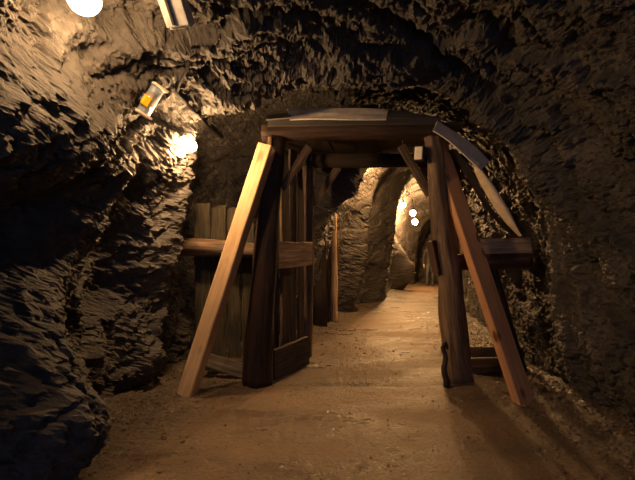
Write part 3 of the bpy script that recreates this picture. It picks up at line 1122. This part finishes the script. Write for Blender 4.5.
def gravel():
    ico = bmesh.new()
    bmesh.ops.create_icosphere(ico, subdivisions=1, radius=1.0)
    V = np.array([v.co[:] for v in ico.verts])
    T = np.array([[v.index for v in f.verts] for f in ico.faces])
    ico.free()
    rs = np.random.RandomState(3)
    n = 4200
    Y = rs.uniform(2.0, 7.5, n) ** 1.0
    xl, xr = st(1, Y), st(2, Y)
    e = np.abs(rs.normal(0, 0.33, n)) + 0.05
    mid = rs.rand(n) < 0.12
    x = np.where(rs.rand(n) < 0.5, xl + e, xr - e)
    x = np.where(mid, xl + rs.rand(n) * (xr - xl), x)
    s = np.minimum(rs.gamma(2.0, 0.0022, n) + 0.0018, 0.018)
    z = floor_z(x, Y) + s * 0.25
    vs = V[None] * (1 + 0.35 * rs.rand(n, len(V), 1)) * s[:, None, None]
    vs[..., 2] *= 0.7
    vs = vs + np.stack([x, Y, z], 1)[:, None]
    fs = (T[None] + (np.arange(n) * len(V))[:, None, None]).reshape(-1, 3)
    me = bpy.data.meshes.new('gravel')
    vs = vs.reshape(-1, 3)
    me.vertices.add(len(vs))
    me.vertices.foreach_set('co', vs.astype(np.float32).ravel())
    me.loops.add(len(fs) * 3)
    me.loops.foreach_set('vertex_index', fs.astype(np.int32).ravel())
    me.polygons.add(len(fs))
    me.polygons.foreach_set('loop_start', np.arange(0, len(fs) * 3, 3, dtype=np.int32))
    me.update(calc_edges=True)
    me.materials.append(M_STONE)
    o = bpy.data.objects.new('gravel', me)
    C.objects.link(o)
    o['kind'] = 'stuff'
    tag(o, 'scattered grit and small gravel on the earth floor', 'gravel')


gravel()

# ------------------------------------------------------------------ the person at the far end
def person():
    base = Vector((at(430, 285, 16.9).x, 16.9, 0))
    base.z = fz(base.x, base.y)
    J = {}
    E = []
    def v(name, co, r, parent=None):
        J[name] = (Vector(co), r)
        if parent:
            E.append((parent, name))
    # facing -Y (towards the viewer), standing, one knee slightly bent
    v('pelvis', (0, 0, 0.90), (0.145, 0.105))
    v('waist', (0, 0, 1.05), (0.130, 0.095), 'pelvis')
    v('chest', (0, 0.0, 1.24), (0.160, 0.110), 'waist')
    v('upper', (0, 0.01, 1.36), (0.135, 0.085), 'chest')
    v('neck', (0, 0.0, 1.45), (0.056, 0.056), 'upper')
    v('jaw', (0, -0.015, 1.53), (0.068, 0.080), 'neck')
    v('skull', (0, -0.005, 1.61), (0.078, 0.095), 'jaw')
    v('crown', (0, 0.005, 1.665), (0.058, 0.068), 'skull')
    for s, n in ((-1, 'l'), (1, 'r')):
        v('sh' + n, (s * 0.185, 0.01, 1.36), (0.062, 0.062), 'upper')
        v('el' + n, (s * 0.245, 0.03, 1.10), (0.047, 0.047), 'sh' + n)
        v('wr' + n, (s * 0.255, -0.04, 0.87), (0.030, 0.034), 'el' + n)
        v('pa' + n, (s * 0.255, -0.055, 0.80), (0.022, 0.042), 'wr' + n)
        for q, (dy, ln) in enumerate(((-0.030, 0.072), (-0.010, 0.082), (0.010, 0.078), (0.028, 0.062))):
            v('f%d' % q + n, (s * 0.257, -0.055 + dy, 0.765), (0.010, 0.010), 'pa' + n)
            v('g%d' % q + n, (s * 0.248, -0.062 + dy, 0.765 - ln), (0.008, 0.008), 'f%d' % q + n)
        v('th' + n, (s * 0.240, -0.100, 0.79), (0.010, 0.010), 'pa' + n)
        v('ti' + n, (s * 0.235, -0.118, 0.745), (0.009, 0.009), 'th' + n)
        v('hip' + n, (s * 0.085, 0.0, 0.84), (0.088, 0.092), 'pelvis')
        v('kn' + n, (s * 0.105, -0.02 - 0.03 * (s > 0), 0.49), (0.060, 0.062), 'hip' + n)
        v('an' + n, (s * 0.115, 0.02 + 0.05 * (s > 0), 0.09), (0.042, 0.045), 'kn' + n)
        v('he' + n, (s * 0.118, 0.0 + 0.05 * (s > 0), 0.042), (0.042, 0.040), 'an' + n)
        v('to' + n, (s * 0.135, -0.15 + 0.05 * (s > 0), 0.032), (0.040, 0.028), 'he' + n)
    names = list(J)
    me = bpy.data.meshes.new('body_skeleton')
    me.from_pydata([J[n][0] for n in names], [(names.index(a), names.index(b)) for a, b in E], [])
    tmp = bpy.data.objects.new('body_skeleton', me)
    C.objects.link(tmp)
    sk = tmp.modifiers.new('skin', 'SKIN')
    sk.use_smooth_shade = True
    tmp.modifiers.new('sub', 'SUBSURF').levels = 2
    for i, n in enumerate(names):
        sv = me.skin_vertices[0].data[i]
        sv.radius = J[n][1]
        sv.use_root = (n == 'pelvis')
    dg = bpy.context.evaluated_depsgraph_get()
    body = bpy.data.meshes.new_from_object(tmp.evaluated_get(dg))
    bpy.data.objects.remove(tmp)
    bpy.data.meshes.remove(me)
    body.materials.clear()
    for m_ in (M_CLOTH, M_JEANS, M_SKIN, M_SHOE):
        body.materials.append(m_)
    for f in body.polygons:
        c = f.center
        hand = abs(c.x) > 0.2 and c.z < 0.86
        f.material_index = 2 if (c.z > 1.46 or hand) else 0 if (c.z > 0.86 or abs(c.x) > 0.21) else 3 if c.z < 0.075 else 1
        f.use_smooth = True
    body.name = 'body'
    root = thing('person', 'person in dark jacket and blue grey trousers standing at the far end of the tunnel', 'person', base)
    root.rotation_euler = (0, 0, 0)
    o = bpy.data.objects.new('body', body)
    C.objects.link(o)
    o.parent = root
    # hair cap, nose, ears, eyes, mouth
    bm = bmesh.new()
    bmesh.ops.create_uvsphere(bm, u_segments=20, v_segments=14, radius=1.0)
    bmesh.ops.delete(bm, geom=[v_ for v_ in bm.verts if v_.co.z < -0.15 and v_.co.y < 0.1 or v_.co.z < -0.6 or (v_.co.y < -0.55 and v_.co.z < 0.35)], context='VERTS')
    for v_ in bm.verts:
        v_.co = Vector((v_.co.x * 0.093, v_.co.y * 0.112 + 0.012, v_.co.z * 0.108 + 1.635))
    link('hair', bm_done(bm), M_HAIR, root, Matrix.Translation(base), True)
    for s in (-1, 1):
        link('ear', lathe_mesh([(0, -0.03), (0.014, -0.015), (0.017, 0.01), (0.008, 0.03), (0, 0.032)], 10), M_SKIN, root, Matrix.Translation(base + Vector((s * 0.080, 0.0, 1.595))), True)
        link('eye', lathe_mesh([(0, -0.009), (0.008, -0.005), (0.011, 0), (0.008, 0.005), (0, 0.009)], 10), M_HAIR, root, Matrix.Translation(base + Vector((s * 0.030, -0.090, 1.605))), True)
    link('nose', box_mesh(0.026, 0.030, 0.045, 0.008, (0.5, 0.5)), M_SKIN, root, Matrix.Translation(base + Vector((0, -0.098, 1.558))))
    link('mouth', box_mesh(0.045, 0.012, 0.010, 0.003), M_HAIR, root, Matrix.Translation(base + Vector((0, -0.090, 1.532))))


person()
